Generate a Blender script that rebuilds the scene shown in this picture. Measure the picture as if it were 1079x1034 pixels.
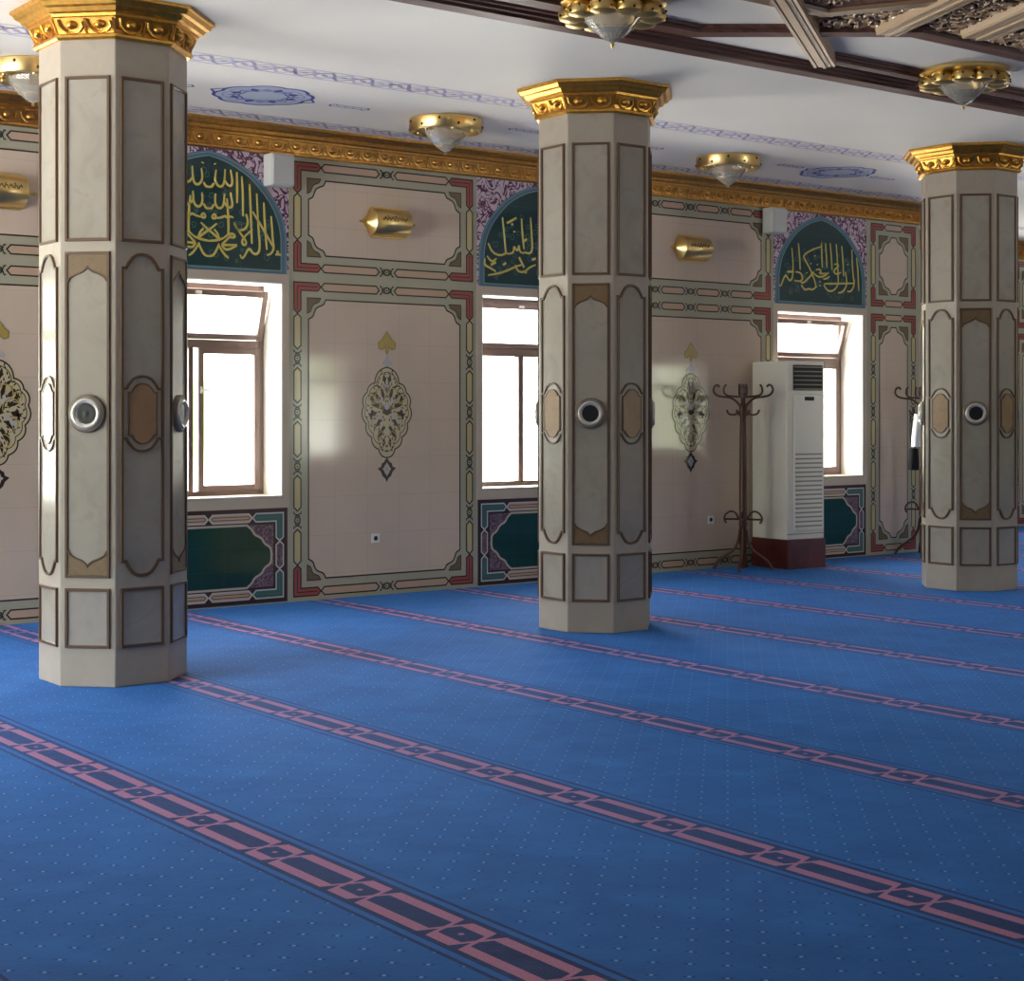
import bpy, bmesh, math, random
from mathutils import Vector, Matrix
random.seed(7)
for o in list(bpy.data.objects): bpy.data.objects.remove(o)
sc = bpy.context.scene
C = sc.collection
R_ = math.radians
PI = math.pi

# ------------------------------------------------------------------ camera
cam_d = bpy.data.cameras.new('camera'); cam = bpy.data.objects.new('camera', cam_d); C.objects.link(cam)
cam.location = (0, 0, 1.6); cam.rotation_euler = (R_(90), 0, R_(52.828 - 90))
cam_d.sensor_fit = 'HORIZONTAL'; cam_d.sensor_width = 36
cam_d.lens = 36 * 1706.4 / 1079
cam_d.shift_x = (539.5 - 532.03) / 1079; cam_d.shift_y = (435.05 - 517) / 1079
cam_d.clip_start = .05; cam_d.clip_end = 300
sc.camera = cam

# ------------------------------------------------------------------ view + world
sc.view_settings.view_transform = 'Standard'
try: sc.view_settings.look = 'None'
except Exception: pass
sc.view_settings.gamma = 1
sc.view_settings.use_curve_mapping = False
sc.view_settings.exposure = 0.45
WORLD_STRENGTH = 10.0

w = bpy.data.worlds.new('daylight'); sc.world = w; w.use_nodes = True
nt = w.node_tree; nt.nodes.clear()
def wn(t, **k):
    n = nt.nodes.new(t)
    for a, b in k.items(): setattr(n, a, b)
    return n
wo = wn('ShaderNodeOutputWorld'); bgn = wn('ShaderNodeBackground'); tc = wn('ShaderNodeTexCoord')
sep = wn('ShaderNodeSeparateXYZ'); nt.links.new(tc.outputs['Generated'], sep.inputs[0])
ramp = wn('ShaderNodeValToRGB')          # brightness and tint by height: sunlit paving below, foliage, then open sky
mr = wn('ShaderNodeMapRange'); mr.inputs[1].default_value = -1; mr.inputs[2].default_value = 1
nt.links.new(sep.outputs[2], mr.inputs[0]); nt.links.new(mr.outputs[0], ramp.inputs[0])
e = ramp.color_ramp.elements
e[0].position = 0.0; e[0].color = (2.35, 2.3, 2.2, 1)
e[1].position = 1.0; e[1].color = (1.3, 1.45, 1.75, 1)
for p_, c_ in ((.42, (2.25, 2.2, 2.05, 1)), (.49, (1.15, 1.18, 1.0, 1)), (.56, (1.25, 1.3, 1.3, 1)), (.68, (1.5, 1.58, 1.7, 1))):
    x = e.new(p_); x.color = c_
noi = wn('ShaderNodeTexNoise'); noi.inputs['Scale'].default_value = 5; noi.inputs['Detail'].default_value = 4
nt.links.new(tc.outputs['Generated'], noi.inputs['Vector'])
nr = wn('ShaderNodeValToRGB'); nr.color_ramp.elements[0].position = .47; nr.color_ramp.elements[1].position = .56
nt.links.new(noi.outputs[0], nr.inputs[0])
band = wn('ShaderNodeValToRGB')          # trees stand only near the horizon
be = band.color_ramp.elements; be[0].position = .46; be[0].color = (0, 0, 0, 1); be[1].position = .60; be[1].color = (0, 0, 0, 1)
x = be.new(.49); x.color = (1, 1, 1, 1); x = be.new(.545); x.color = (1, 1, 1, 1)
nt.links.new(mr.outputs[0], band.inputs[0])
mul = wn('ShaderNodeMath', operation='MULTIPLY'); nt.links.new(nr.outputs[0], mul.inputs[0]); nt.links.new(band.outputs[0], mul.inputs[1])
mixw = wn('ShaderNodeMix', data_type='RGBA'); nt.links.new(mul.outputs[0], mixw.inputs[0])
nt.links.new(ramp.outputs[0], mixw.inputs[6]); mixw.inputs[7].default_value = (.26, .36, .12, 1)
nt.links.new(mixw.outputs[2], bgn.inputs[0]); bgn.inputs[1].default_value = WORLD_STRENGTH
nt.links.new(bgn.outputs[0], wo.inputs[0])

# dimensions -------------------------------------------------------------
W = 12.0          # tiled wall with windows
WR = 13.8         # the wall of the deeper bay at the right
XE = 15.10        # where the tiled wall ends
XW = -2.3; XEAST = 27.0; YS = -1.5
H = 4.0
WIN_N = [(2.57, False), (6.06, True), (9.52, False), (13.43, True)]
WZ0, WZ1, WH = .885, 2.695, .69
WIN_S = [15.0, 23.95]
WIN_W = [8.3, 10.7]
WIN_R = [18.2, 22.6]

# window openings guide the daylight sampler
def portal(name, loc, rot, sx, sy):
    l = bpy.data.lights.new(name, 'AREA'); l.shape = 'RECTANGLE'; l.size = sx; l.size_y = sy; l.energy = 1
    l.cycles.is_portal = True
    o = bpy.data.objects.new(name, l); o.location = loc; o.rotation_euler = rot; C.objects.link(o)
zc = (WZ0 + WZ1) / 2; hh = WZ1 - WZ0 + .1
for cx, t in WIN_N: portal('daylight_portal', (cx, W + .40, zc), (R_(-90), 0, 0), WH * 2 + .1, hh)
for cx in WIN_R: portal('daylight_portal', (cx, WR + .40, zc), (R_(-90), 0, 0), 1.5, hh)
for cx in WIN_S: portal('daylight_portal', (cx, YS - .40, zc), (R_(90), 0, 0), 1.5, hh)
for cy in WIN_W: portal('daylight_portal', (XW - .40, cy, zc), (0, R_(-90), 0), hh + .6, 2.2)

# ------------------------------------------------------------------ materials
def lin(c):
    return tuple(((v / 255) / 12.92 if v / 255 <= .04045 else ((v / 255 + .055) / 1.055) ** 2.4) for v in c)
def mat(name, rgb, rough=.5, metal=0, spec=.5, **k):
    m = bpy.data.materials.new(name); m.use_nodes = True
    b = m.node_tree.nodes['Principled BSDF']
    c = lin(rgb)
    b.inputs['Base Color'].default_value = (*c, 1); b.inputs['Roughness'].default_value = rough
    b.inputs['Metallic'].default_value = metal; b.inputs['Specular IOR Level'].default_value = spec
    for a, v in k.items(): b.inputs[a.replace('_', ' ')].default_value = v
    m.diffuse_color = (*c, 1)
    return m
class NT:
    """small expression helper over math nodes"""
    def __init__(s, m): s.t = m.node_tree
    def n(s, typ, **k):
        x = s.t.nodes.new(typ)
        for a, b in k.items(): setattr(x, a, b)
        return x
    def m(s, op, a, b=None, c=None, clamp=False):
        x = s.n('ShaderNodeMath', operation=op); x.use_clamp = clamp
        for i, v in enumerate((a, b, c)):
            if v is None: continue
            if isinstance(v, (int, float)): x.inputs[i].default_value = v
            else: s.t.links.new(v, x.inputs[i])
        return x.outputs[0]
    def mix(s, f, a, b):
        x = s.n('ShaderNodeMix', data_type='RGBA')
        for i, v in ((0, f), (6, a), (7, b)):
            if isinstance(v, (int, float)): x.inputs[i].default_value = v
            elif isinstance(v, tuple): x.inputs[i].default_value = v if len(v) == 4 else (*v, 1)
            else: s.t.links.new(v, x.inputs[i])
        return x.outputs[2]
    def coord(s, kind='Object'):
        return s.n('ShaderNodeTexCoord').outputs[kind]
    def noise(s, scale, detail=3, vec=None, dist=0):
        x = s.n('ShaderNodeTexNoise'); x.inputs['Scale'].default_value = scale; x.inputs['Detail'].default_value = detail
        x.inputs['Distortion'].default_value = dist
        s.t.links.new(vec if vec is not None else s.coord(), x.inputs['Vector']); return x.outputs[0]
    def ramp(s, f, stops):
        x = s.n('ShaderNodeValToRGB'); el = x.color_ramp.elements
        el[0].position, el[0].color = stops[0][0], (*stops[0][1], 1); el[1].position, el[1].color = stops[-1][0], (*stops[-1][1], 1)
        for p, c in stops[1:-1]:
            y = el.new(p); y.color = (*c, 1)
        s.t.links.new(f, x.inputs[0]); return x.outputs[0]
    def bsdf(s): return s.t.nodes['Principled BSDF']
    def base(s, col): s.t.links.new(col, s.bsdf().inputs['Base Color'])
    def bump(s, h, strength=.3, dist=.01):
        x = s.n('ShaderNodeBump'); x.inputs['Strength'].default_value = strength; x.inputs['Distance'].default_value = dist
        s.t.links.new(h, x.inputs['Height']); s.t.links.new(x.outputs[0], s.bsdf().inputs['Normal'])

def tile_mat(name, rgb, rough=.12, grout=.9, size=.33, var=.05):
    m = mat(name, rgb, rough); k = NT(m); c = lin(rgb)
    sp = k.n('ShaderNodeSeparateXYZ'); k.t.links.new(k.coord(), sp.inputs[0])
    fx = k.m('PINGPONG', sp.outputs[0], size / 2); fz = k.m('PINGPONG', k.m('ADD', sp.outputs[2], .11), size / 2)
    line = k.m('LESS_THAN', k.m('MINIMUM', fx, fz), .0018)
    n = k.noise(1.4, 4)
    a = tuple(v * (1 - var) for v in c); b = tuple(min(1, v * (1 + var)) for v in c)
    col = k.ramp(n, [(.3, a), (.7, b)])
    k.base(k.mix(line, col, tuple(v * grout for v in c)))
    # slightly uneven glaze
    k.bump(k.noise(6, 2), .012, .02)
    return m
M = {}
M['tile'] = tile_mat('glazed_cream_tile', (210, 192, 175), .07, .82)
M['border'] = tile_mat('glazed_sage_tile', (176, 172, 152), .14, .9)
M['plaster'] = mat('white_plaster', (236, 230, 218), .8)
M['ceil'] = mat('ceiling_paint', (235, 233, 226), .8)
k = NT(M['ceil']); k.base(k.ramp(k.noise(.6, 3), [(.3, lin((232, 229, 220))), (.7, lin((240, 237, 228)))]))
M['dark'] = mat('dark_outline_glaze', (58, 56, 48), .2)
M['red'] = mat('brick_red_glaze', (164, 84, 78), .15)
M['pinkc'] = mat('rose_beige_glaze', (196, 168, 146), .15)
M['yelc'] = mat('straw_glaze', (198, 184, 140), .15)
M['olive'] = mat('olive_brown_glaze', (118, 104, 76), .15)
M['sage'] = mat('pale_sage_glaze', (172, 174, 155), .15)
M['surround'] = mat('beige_marble', (196, 182, 166), .25)
M['lightline'] = mat('pale_line_glaze', (205, 200, 195), .15)
M['dado_bg'] = mat('umber_glaze', (66, 50, 50), .12)
M['teal'] = mat('teal_glaze', (58, 112, 112), .12)
M['green'] = tile_mat('dark_green_tile', (24, 62, 50), .08, 1.6, .2, .12)
M['mauve'] = mat('mauve_arabesque_glaze', (104, 84, 96), .12)
k = NT(M['mauve']); k.base(k.ramp(k.noise(24, 2, dist=1.5), [(.45, lin((92, 72, 86))), (.52, lin((150, 132, 136))), (.58, lin((92, 72, 86)))]))
M['lun_bg'] = tile_mat('deep_teal_tile', (26, 62, 66), .1, 1.7, .29, .1)
k = NT(M['lun_bg'])
M['lun_arch'] = mat('slate_blue_glaze', (84, 116, 138), .12)
M['lun_light'] = mat('pale_blue_line', (120, 158, 165), .12)
M['script'] = mat('yellow_script_glaze', (210, 198, 104), .15)
M['flourish'] = mat('muted_flourish_glaze', (74, 112, 104), .15)
M['purple'] = mat('plum_arabesque_tile', (216, 196, 210), .12)
k = NT(M['purple'])
nn = k.noise(8, 1.2, dist=2.5)
f = k.m('LESS_THAN', k.m('ABSOLUTE', k.m('SUBTRACT', nn, .47)), .06)
k.base(k.mix(f, lin((206, 186, 204)), lin((96, 56, 84))))
M['med_fill'] = mat('ivory_gold_glaze', (200, 188, 156), .12)
M['med_lilac'] = mat('lilac_glaze', (188, 184, 190), .12)
M['med_gold'] = mat('ochre_gold_glaze', (176, 156, 84), .15)
M['med_dark'] = mat('ink_brown_glaze', (58, 46, 38), .15)
# gold leaf
def gold(name, rgb, rough):
    m = mat(name, rgb, rough, 1); k = NT(m)
    k.base(k.ramp(k.noise(30, 3), [(.35, tuple(v * .8 for v in lin(rgb))), (.65, lin(rgb))])); return m
M['gold'] = gold('gold_leaf', (228, 176, 84), .34)
M['goldw'] = gold('wall_cornice_gold', (224, 172, 96), .32)
M['brass'] = mat('polished_brass', (232, 204, 140), .3, 1)
M['brassd'] = mat('brushed_brass', (214, 184, 118), .36, 1)
M['brassx'] = mat('engraved_dark_brass', (92, 66, 28), .4, 1)
# column stone
def stone(name, rgb, rough, vein, s):
    m = mat(name, rgb, rough); k = NT(m); c = lin(rgb)
    n = k.noise(s, 5, dist=1.2)
    k.base(k.ramp(n, [(.30, tuple(v * (1 - vein) for v in c)), (.46, c), (.6, tuple(min(1, v * 1.05) for v in c)), (.68, tuple(v * (1 - vein * .5) for v in c))])); return m
M['shaft'] = stone('warm_grey_stone', (170, 161, 146), .42, .05, 3)
M['marble'] = stone('pale_grey_marble', (164, 158, 146), .16, .12, 4)
M['plaque'] = stone('tan_marble', (158, 126, 94), .2, .12, 12)
M['mould'] = mat('brown_moulding', (98, 74, 54), .4)
M['spandrel'] = stone('carved_tan_stone', (122, 100, 70), .45, .3, 40)
M['chrome'] = mat('satin_chrome', (205, 205, 205), .18, 1)
M['bezel'] = mat('pale_silver_ring', (214, 208, 200), .22, .35)
M['lens'] = mat('black_lens', (18, 20, 24), .4)
M['greyring'] = mat('grey_ring', (120, 110, 98), .4)
M['frame'] = mat('mauve_brown_window_frame', (120, 98, 90), .35)
M['wood'] = mat('dark_walnut', (92, 62, 54), .55, 0, .3)
k = NT(M['wood'])
mp = k.n('ShaderNodeMapping'); mp.inputs['Scale'].default_value = (1, 14, 14); k.t.links.new(k.coord(), mp.inputs[0])
k.base(k.ramp(k.noise(2.2, 4, vec=mp.outputs[0]), [(.35, lin((78, 50, 44))), (.65, lin((110, 76, 66)))]))
M['wood2'] = mat('silvered_oak_strip', (176, 152, 124), .35)
M['wood3'] = mat('brown_frame_wood', (120, 92, 66), .4)
M['carve'] = mat('carved_bronze_brown', (176, 150, 122), .4, .1)
M['carve_bg'] = mat('dark_carving_ground', (52, 38, 32), .7)  # dark brown background under the carved scrolls
M['lace'] = mat('lavender_paint', (200, 196, 220), .6)
M['laced'] = mat('mauve_blue_paint', (160, 154, 196), .6)
M['navy'] = mat('blue_paint', (70, 76, 160), .6)
M['paleb'] = mat('pale_blue_paint', (190, 204, 218), .6)
M['white'] = mat('white_plastic', (226, 226, 220), .3)
M['speaker'] = mat('grey_speaker_plastic', (196, 200, 198), .45)
M['acbody'] = mat('off_white_enamel', (236, 233, 222), .25)
M['acslat'] = mat('slat_grey', (150, 148, 138), .4)  # plain grey for the louvre, intake slats and seam
M['black'] = mat('matt_black', (22, 22, 24), .5)
M['blackfab'] = mat('black_fabric', (20, 20, 24), .9)
M['whitefab'] = mat('white_cotton', (225, 225, 228), .9)
M['mahog'] = mat('mahogany_plinth', (86, 34, 32), .3)
k = NT(M['mahog']); k.base(k.ramp(k.noise(5, 4, dist=.6), [(.3, lin((70, 26, 26))), (.7, lin((100, 44, 40)))]))
M['bent'] = mat('dark_bentwood', (82, 48, 34), .35)
M['crystal'] = mat('cut_crystal', (240, 240, 232), .10, 0, .8, Transmission_Weight=.72, IOR=1.45)
# window pane: see-through sheet that mirrors at its surface
g = bpy.data.materials.new('window_glass'); g.use_nodes = True; t = g.node_tree; t.nodes.clear()
go = t.nodes.new('ShaderNodeOutputMaterial'); gm = t.nodes.new('ShaderNodeMixShader'); gt = t.nodes.new('ShaderNodeBsdfTransparent')
gg = t.nodes.new('ShaderNodeBsdfGlossy'); gg.inputs['Roughness'].default_value = .02
gm.inputs[0].default_value = .05; t.links.new(gt.outputs[0], gm.inputs[1]); t.links.new(gg.outputs[0], gm.inputs[2]); t.links.new(gm.outputs[0], go.inputs[0])
M['glass'] = g

# carpet: blue pile, rows of dots, a chain border every 1.41 m
cm = mat('blue_prayer_carpet', (40, 92, 165), .85, 0, .2); M['carpet'] = cm
k = NT(cm)
sp = k.n('ShaderNodeSeparateXYZ'); k.t.links.new(k.coord(), sp.inputs[0]); X, Y = sp.outputs[0], sp.outputs[1]
def cen(v, off, per):      # signed distance to the nearest repeat
    q = k.m('DIVIDE', k.m('SUBTRACT', v, off), per)
    return k.m('MULTIPLY', k.m('SUBTRACT', q, k.m('ROUND', q)), per)
au = k.m('ABSOLUTE', cen(X, 2.895, 1.41)); dv = k.m('ABSOLUTE', cen(Y, 6.077, .582))
wd = k.m('MINIMUM', .068, k.m('MULTIPLY', k.m('ABSOLUTE', k.m('SUBTRACT', dv, .205)), 2.8))
pink = k.m('LESS_THAN', k.m('ABSOLUTE', k.m('SUBTRACT', au, wd)), .0235)
ring = k.m('LESS_THAN', k.m('ABSOLUTE', k.m('SUBTRACT', k.m('SQRT', k.m('ADD', k.m('MULTIPLY', au, au), k.m('POWER', k.m('SUBTRACT', dv, .291), 2))), .0)), .010)
pink = k.m('MAXIMUM', pink, ring)
a_ = k.m('DIVIDE', k.m('ADD', X, Y), .152); b_ = k.m('DIVIDE', k.m('SUBTRACT', X, Y), .152)
fa = k.m('MULTIPLY', k.m('SUBTRACT', a_, k.m('ROUND', a_)), .1075); fb = k.m('MULTIPLY', k.m('SUBTRACT', b_, k.m('ROUND', b_)), .1075)
def disc(p, q, r): return k.m('LESS_THAN', k.m('ADD', k.m('MULTIPLY', p, p), k.m('MULTIPLY', q, q)), r * r)
light = disc(fa, fb, .006); flank = disc(fa, k.m('SUBTRACT', k.m('ABSOLUTE', fb), .0125), .0065)
pile = k.noise(3.0, 5, dist=.4); fine = k.noise(160, 2)
blue = k.ramp(pile, [(.3, lin((25, 76, 132))), (.55, lin((29, 86, 146))), (.75, lin((36, 96, 160)))])
blue = k.mix(k.m('MULTIPLY', fine, .25), blue, lin((24, 62, 120)))
col = k.mix(flank, blue, lin((24, 54, 104))); col = k.mix(light, col, lin((116, 148, 190)))
inband = k.m('LESS_THAN', au, .160); col = k.mix(inband, col, lin((16, 24, 54)))
gap = k.m('LESS_THAN', k.m('ABSOLUTE', k.m('SUBTRACT', au, .130)), .013); col = k.mix(gap, col, lin((40, 84, 142)))
core = k.m('LESS_THAN', au, .104); col = k.mix(core, col, lin((34, 18, 34)))
col = k.mix(pink, col, k.ramp(fine, [(.3, lin((158, 88, 96))), (.7, lin((186, 118, 124)))]))
k.base(col)
k.bsdf().inputs['Sheen Weight'].default_value = .5; k.bsdf().inputs['Sheen Roughness'].default_value = .3
k.bsdf().inputs['Sheen Tint'].default_value = (.10, .34, 1, 1)
k.bump(k.m('ADD', k.m('MULTIPLY', pile, 1.5), k.m('MULTIPLY', fine, .4)), .35, .02)

# ------------------------------------------------------------------ mesh builder
class Frame:
    """flat working plane: u and v in the plane, n out of it"""
    def __init__(s, o, u, v, n): s.o, s.u, s.v, s.n = Vector(o), Vector(u), Vector(v), Vector(n)
    def __call__(s, a, b, c=0): return s.o + s.u * a + s.v * b + s.n * c
    def off(s, a, b, c=0): return Frame(s(a, b, c), s.u, s.v, s.n)
WORLD = Frame((0, 0, 0), (1, 0, 0), (0, 1, 0), (0, 0, 1))
class MB:
    def __init__(s): s.v = []; s.f = []; s.m = []; s.mats = []; s.smooth = []
    def mi(s, m):
        m = M[m] if isinstance(m, str) else m
        if m not in s.mats: s.mats.append(m)
        return s.mats.index(m)
    def add(s, vs, fs, m, smooth=False):
        b = len(s.v); i = s.mi(m); s.v += [tuple(x) for x in vs]
        for q in fs: s.f.append([b + j for j in q]); s.m.append(i); s.smooth.append(smooth)
        return s
    def box(s, x0, x1, y0, y1, z0, z1, m, fr=WORLD):
        vs = [fr(x, y, z) for x in (x0, x1) for y in (y0, y1) for z in (z0, z1)]
        return s.add(vs, [(0, 1, 3, 2), (4, 6, 7, 5), (0, 4, 5, 1), (2, 3, 7, 6), (0, 2, 6, 4), (1, 5, 7, 3)], m)
    def poly(s, pts, off, m, fr): return s.add([fr(a, b, off) for a, b in pts], [tuple(range(len(pts)))], m)
    def rect(s, u0, u1, v0, v1, off, m, fr): return s.poly([(u0, v0), (u1, v0), (u1, v1), (u0, v1)], off, m, fr)
    def prism(s, pts, h0, h1, m, fr):
        n = len(pts); vs = [fr(a, b, h0) for a, b in pts] + [fr(a, b, h1) for a, b in pts]
        return s.add(vs, [tuple(range(n))[::-1], tuple(range(n, 2 * n))] + [(i, (i + 1) % n, n + (i + 1) % n, n + i) for i in range(n)], m)
    def ribbon(s, pts, wd, off, m, fr, closed=False, h=0, taper=False, bevel=.3):
        """mitred band along a 2D path; h>0 gives it a raised, chamfered body"""
        n = len(pts); P = [Vector((a, b)) for a, b in pts]
        if n < 2: return s
        L, Rr = [], []
        for i in range(n):
            a = P[(i - 1) % n] if (closed or i > 0) else P[i]; b = P[(i + 1) % n] if (closed or i < n - 1) else P[i]
            d1 = (P[i] - a); d2 = (b - P[i])
            if d1.length < 1e-9: d1 = d2
            if d2.length < 1e-9: d2 = d1
            if d1.length < 1e-9: d1 = d2 = Vector((1, 0))
            d1 = d1.normalized(); d2 = d2.normalized()
            n1 = Vector((-d1.y, d1.x)); n2 = Vector((-d2.y, d2.x)); mt = n1 + n2
            if mt.length < 1e-6: mt = n1
            mt.normalize(); q = max(.5, mt.dot(n1)); ww = wd / 2
            if taper:
                tt = i / (n - 1); ww *= .45 + .55 * math.sin(PI * min(1, max(0, .12 + .76 * tt))) 
            L.append(P[i] + mt * (ww / q)); Rr.append(P[i] - mt * (ww / q))
        rng = range(n) if closed else range(n - 1)
        if h == 0:
            vs = [fr(p.x, p.y, off) for p in L] + [fr(p.x, p.y, off) for p in Rr]
            return s.add(vs, [(i, n + i, n + (i + 1) % n, (i + 1) % n) for i in rng], m)
        Li = [P[i] + (L[i] - P[i]) * (1 - bevel) for i in range(n)]; Ri = [P[i] + (Rr[i] - P[i]) * (1 - bevel) for i in range(n)]
        vs = [fr(p.x, p.y, off) for p in L] + [fr(p.x, p.y, off + h) for p in Li] + [fr(p.x, p.y, off + h) for p in Ri] + [fr(p.x, p.y, off) for p in Rr]
        fs = []
        for i in rng:
            j = (i + 1) % n
            for r in range(3): fs.append((r * n + i, (r + 1) * n + i, (r + 1) * n + j, r * n + j))
            fs.append((3 * n + i, i, j, 3 * n + j))
        if not closed: fs += [(0, 3 * n, 2 * n, n), (n - 1, 2 * n - 1, 3 * n - 1, 4 * n - 1)]
        return s.add(vs, fs, m)
    def tube(s, path, r, m, n=8, r1=None, closed=False, smooth=True):
        P = [Vector(p) for p in path]; k = len(P); vs = []; up = Vector((0, 0, 1)); prev = None
        for i in range(k):
            a = P[i - 1] if (i > 0 or closed) else P[i]; b = P[(i + 1) % k] if (i < k - 1 or closed) else P[i]
            t = (b - a).normalized()
            if prev is None:
                x = t.cross(up)
                if x.length < .05: x = t.cross(Vector((1, 0, 0)))
            else: x = prev - t * prev.dot(t)
            x.normalize(); prev = x; y = t.cross(x)
            rr = r if r1 is None else (r[i] if isinstance(r, list) else r + (r1 - r) * i / (k - 1))
            if isinstance(r, list): rr = r[i]
            vs += [P[i] + x * rr * math.cos(2 * PI * j / n) + y * rr * math.sin(2 * PI * j / n) for j in range(n)]
        fs = []
        for i in range(k if closed else k - 1):
            for j in range(n):
                a = i * n + j; b = i * n + (j + 1) % n; c = ((i + 1) % k) * n
                fs.append((a, b, c + (j + 1) % n, c + j))
        if not closed: fs += [tuple(range(n))[::-1], tuple((k - 1) * n + j for j in range(n))]
        return s.add(vs, fs, m, smooth)
    def lathe(s, prof, m, c=(0, 0, 0), n=32, a0=0, smooth=True, capped=True, axis='z'):
        """prof: (radius, height) pairs"""
        vs = []; c = Vector(c)
        for r, z in prof:
            for j in range(n):
                t = a0 + 2 * PI * j / n
                p = Vector((r * math.cos(t), r * math.sin(t), z))
                if axis == 'x': p = Vector((p.z, p.x, p.y))
                vs.append(c + p)
        fs = [(i * n + j, i * n + (j + 1) % n, (i + 1) * n + (j + 1) % n, (i + 1) * n + j) for i in range(len(prof) - 1) for j in range(n)]
        if capped: fs += [tuple(range(n))[::-1], tuple((len(prof) - 1) * n + j for j in range(n))]
        return s.add(vs, fs, m, smooth)
    def build(s, name, parent=None, loc=None, bevel=0, rot=None):
        me = bpy.data.meshes.new(name)
        me.from_pydata(s.v, [], s.f)
        for m in s.mats: me.materials.append(m)
        me.polygons.foreach_set('material_index', s.m); me.polygons.foreach_set('use_smooth', s.smooth)
        me.update()
        bm = bmesh.new(); bm.from_mesh(me); bmesh.ops.recalc_face_normals(bm, faces=bm.faces[:]); bm.to_mesh(me); bm.free()
        o = bpy.data.objects.new(name, me); C.objects.link(o)
        if any(s.smooth):
            md = o.modifiers.new('split', 'EDGE_SPLIT'); md.split_angle = R_(50)
        if bevel:
            b = o.modifiers.new('bevel', 'BEVEL'); b.width = bevel; b.segments = 2; b.limit_method = 'ANGLE'
        if parent: o.parent = parent
        if loc: o.location = loc
        if rot: o.rotation_euler = rot
        return o
def thing(name, label, cat, loc=(0, 0, 0), rz=0, group=None):
    o = bpy.data.objects.new(name, None); o.empty_display_size = .1; C.objects.link(o)
    o.location = loc; o.rotation_euler = (0, 0, rz); o['label'] = label; o['category'] = cat
    if group: o['group'] = group
    return o
def tag(o, label, cat, group=None):
    o['label'] = label; o['category'] = cat
    if group: o['group'] = group
    return o
def struct(o): o['kind'] = 'structure'; return o
def dup(src, loc, rz=0, label=None):
    def cp(o, par):
        c = o.copy(); C.objects.link(c)
        if par: c.parent = par
        for ch in list(o.children): cp(ch, c)
        return c
    r = cp(src, None); r.location = loc; r.rotation_euler = (0, 0, rz)
    if label: r['label'] = label
    return r
def arc(cx, cy, r, a0, a1, n=10): return [(cx + r * math.cos(R_(a0 + (a1 - a0) * i / n)), cy + r * math.sin(R_(a0 + (a1 - a0) * i / n))) for i in range(n + 1)]
def smooth2(pts, it=2):
    for _ in range(it):
        q = [pts[0]]
        for a, b in zip(pts, pts[1:]):
            q += [tuple(.75 * x + .25 * y for x, y in zip(a, b)), tuple(.25 * x + .75 * y for x, y in zip(a, b))]
        pts = q + [pts[-1]]
    return pts

# ------------------------------------------------------------------ room shell
b = MB(); b.rect(XW - .4, XEAST + .4, YS - .4, WR + .4, 0, 'carpet', WORLD); b.box(XW - .4, XEAST + .4, YS - .4, WR + .4, -.25, -.002, 'carpet')
floor = struct(b.build('floor'))
floor['label'] = 'blue fitted prayer carpet with red chain borders'
b = MB(); b.box(XW - .4, XEAST + .4, YS - .4, WR + .4, H, H + .25, 'ceil'); ceiling = struct(b.build('ceiling'))

def wall_cells(mb, axis, a0, a1, p0, p1, openings, m):
    """solid wall with rectangular openings; axis x: runs along X between Y p0..p1"""
    def bx(u0, u1, z0, z1):
        if axis == 'x': mb.box(u0, u1, p0, p1, z0, z1, m)
        else: mb.box(p0, p1, u0, u1, z0, z1, m)
    cur = a0
    for (u0, u1, z0, z1) in sorted(openings):
        bx(cur, u0, 0, H); bx(u0, u1, 0, z0); bx(u0, u1, z1, H); cur = u1
    bx(cur, a1, 0, H)
b = MB(); wall_cells(b, 'x', XW - .4, XE, W, W + .4, [(c - WH, c + WH, WZ0, WZ1) for c, t in WIN_N], 'border'); wall_n = struct(b.build('wall_north'))
b = MB(); b.box(XE - .4, XE, W + .4, WR + .4, 0, H, 'tile'); struct(b.build('wall_bay_side'))
b = MB(); wall_cells(b, 'x', XE, XEAST + .4, WR, WR + .4, [(c - .72, c + .72, WZ0, WZ1) for c in WIN_R], 'border'); wall_r = struct(b.build('wall_bay'))
b = MB(); wall_cells(b, 'x', XW - .4, XEAST + .4, YS - .4, YS, [(c - .72, c + .72, WZ0 - .1, WZ1) for c in WIN_S], 'tile'); struct(b.build('wall_south'))
b = MB(); wall_cells(b, 'y', YS, W, XW - .4, XW, [(c - 1.05, c + 1.05, WZ0 - .3, WZ1 + .3) for c in WIN_W], 'tile'); struct(b.build('wall_west'))
b = MB(); b.box(XEAST, XEAST + .4, YS, WR, 0, H, 'tile'); struct(b.build('wall_east'))

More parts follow.
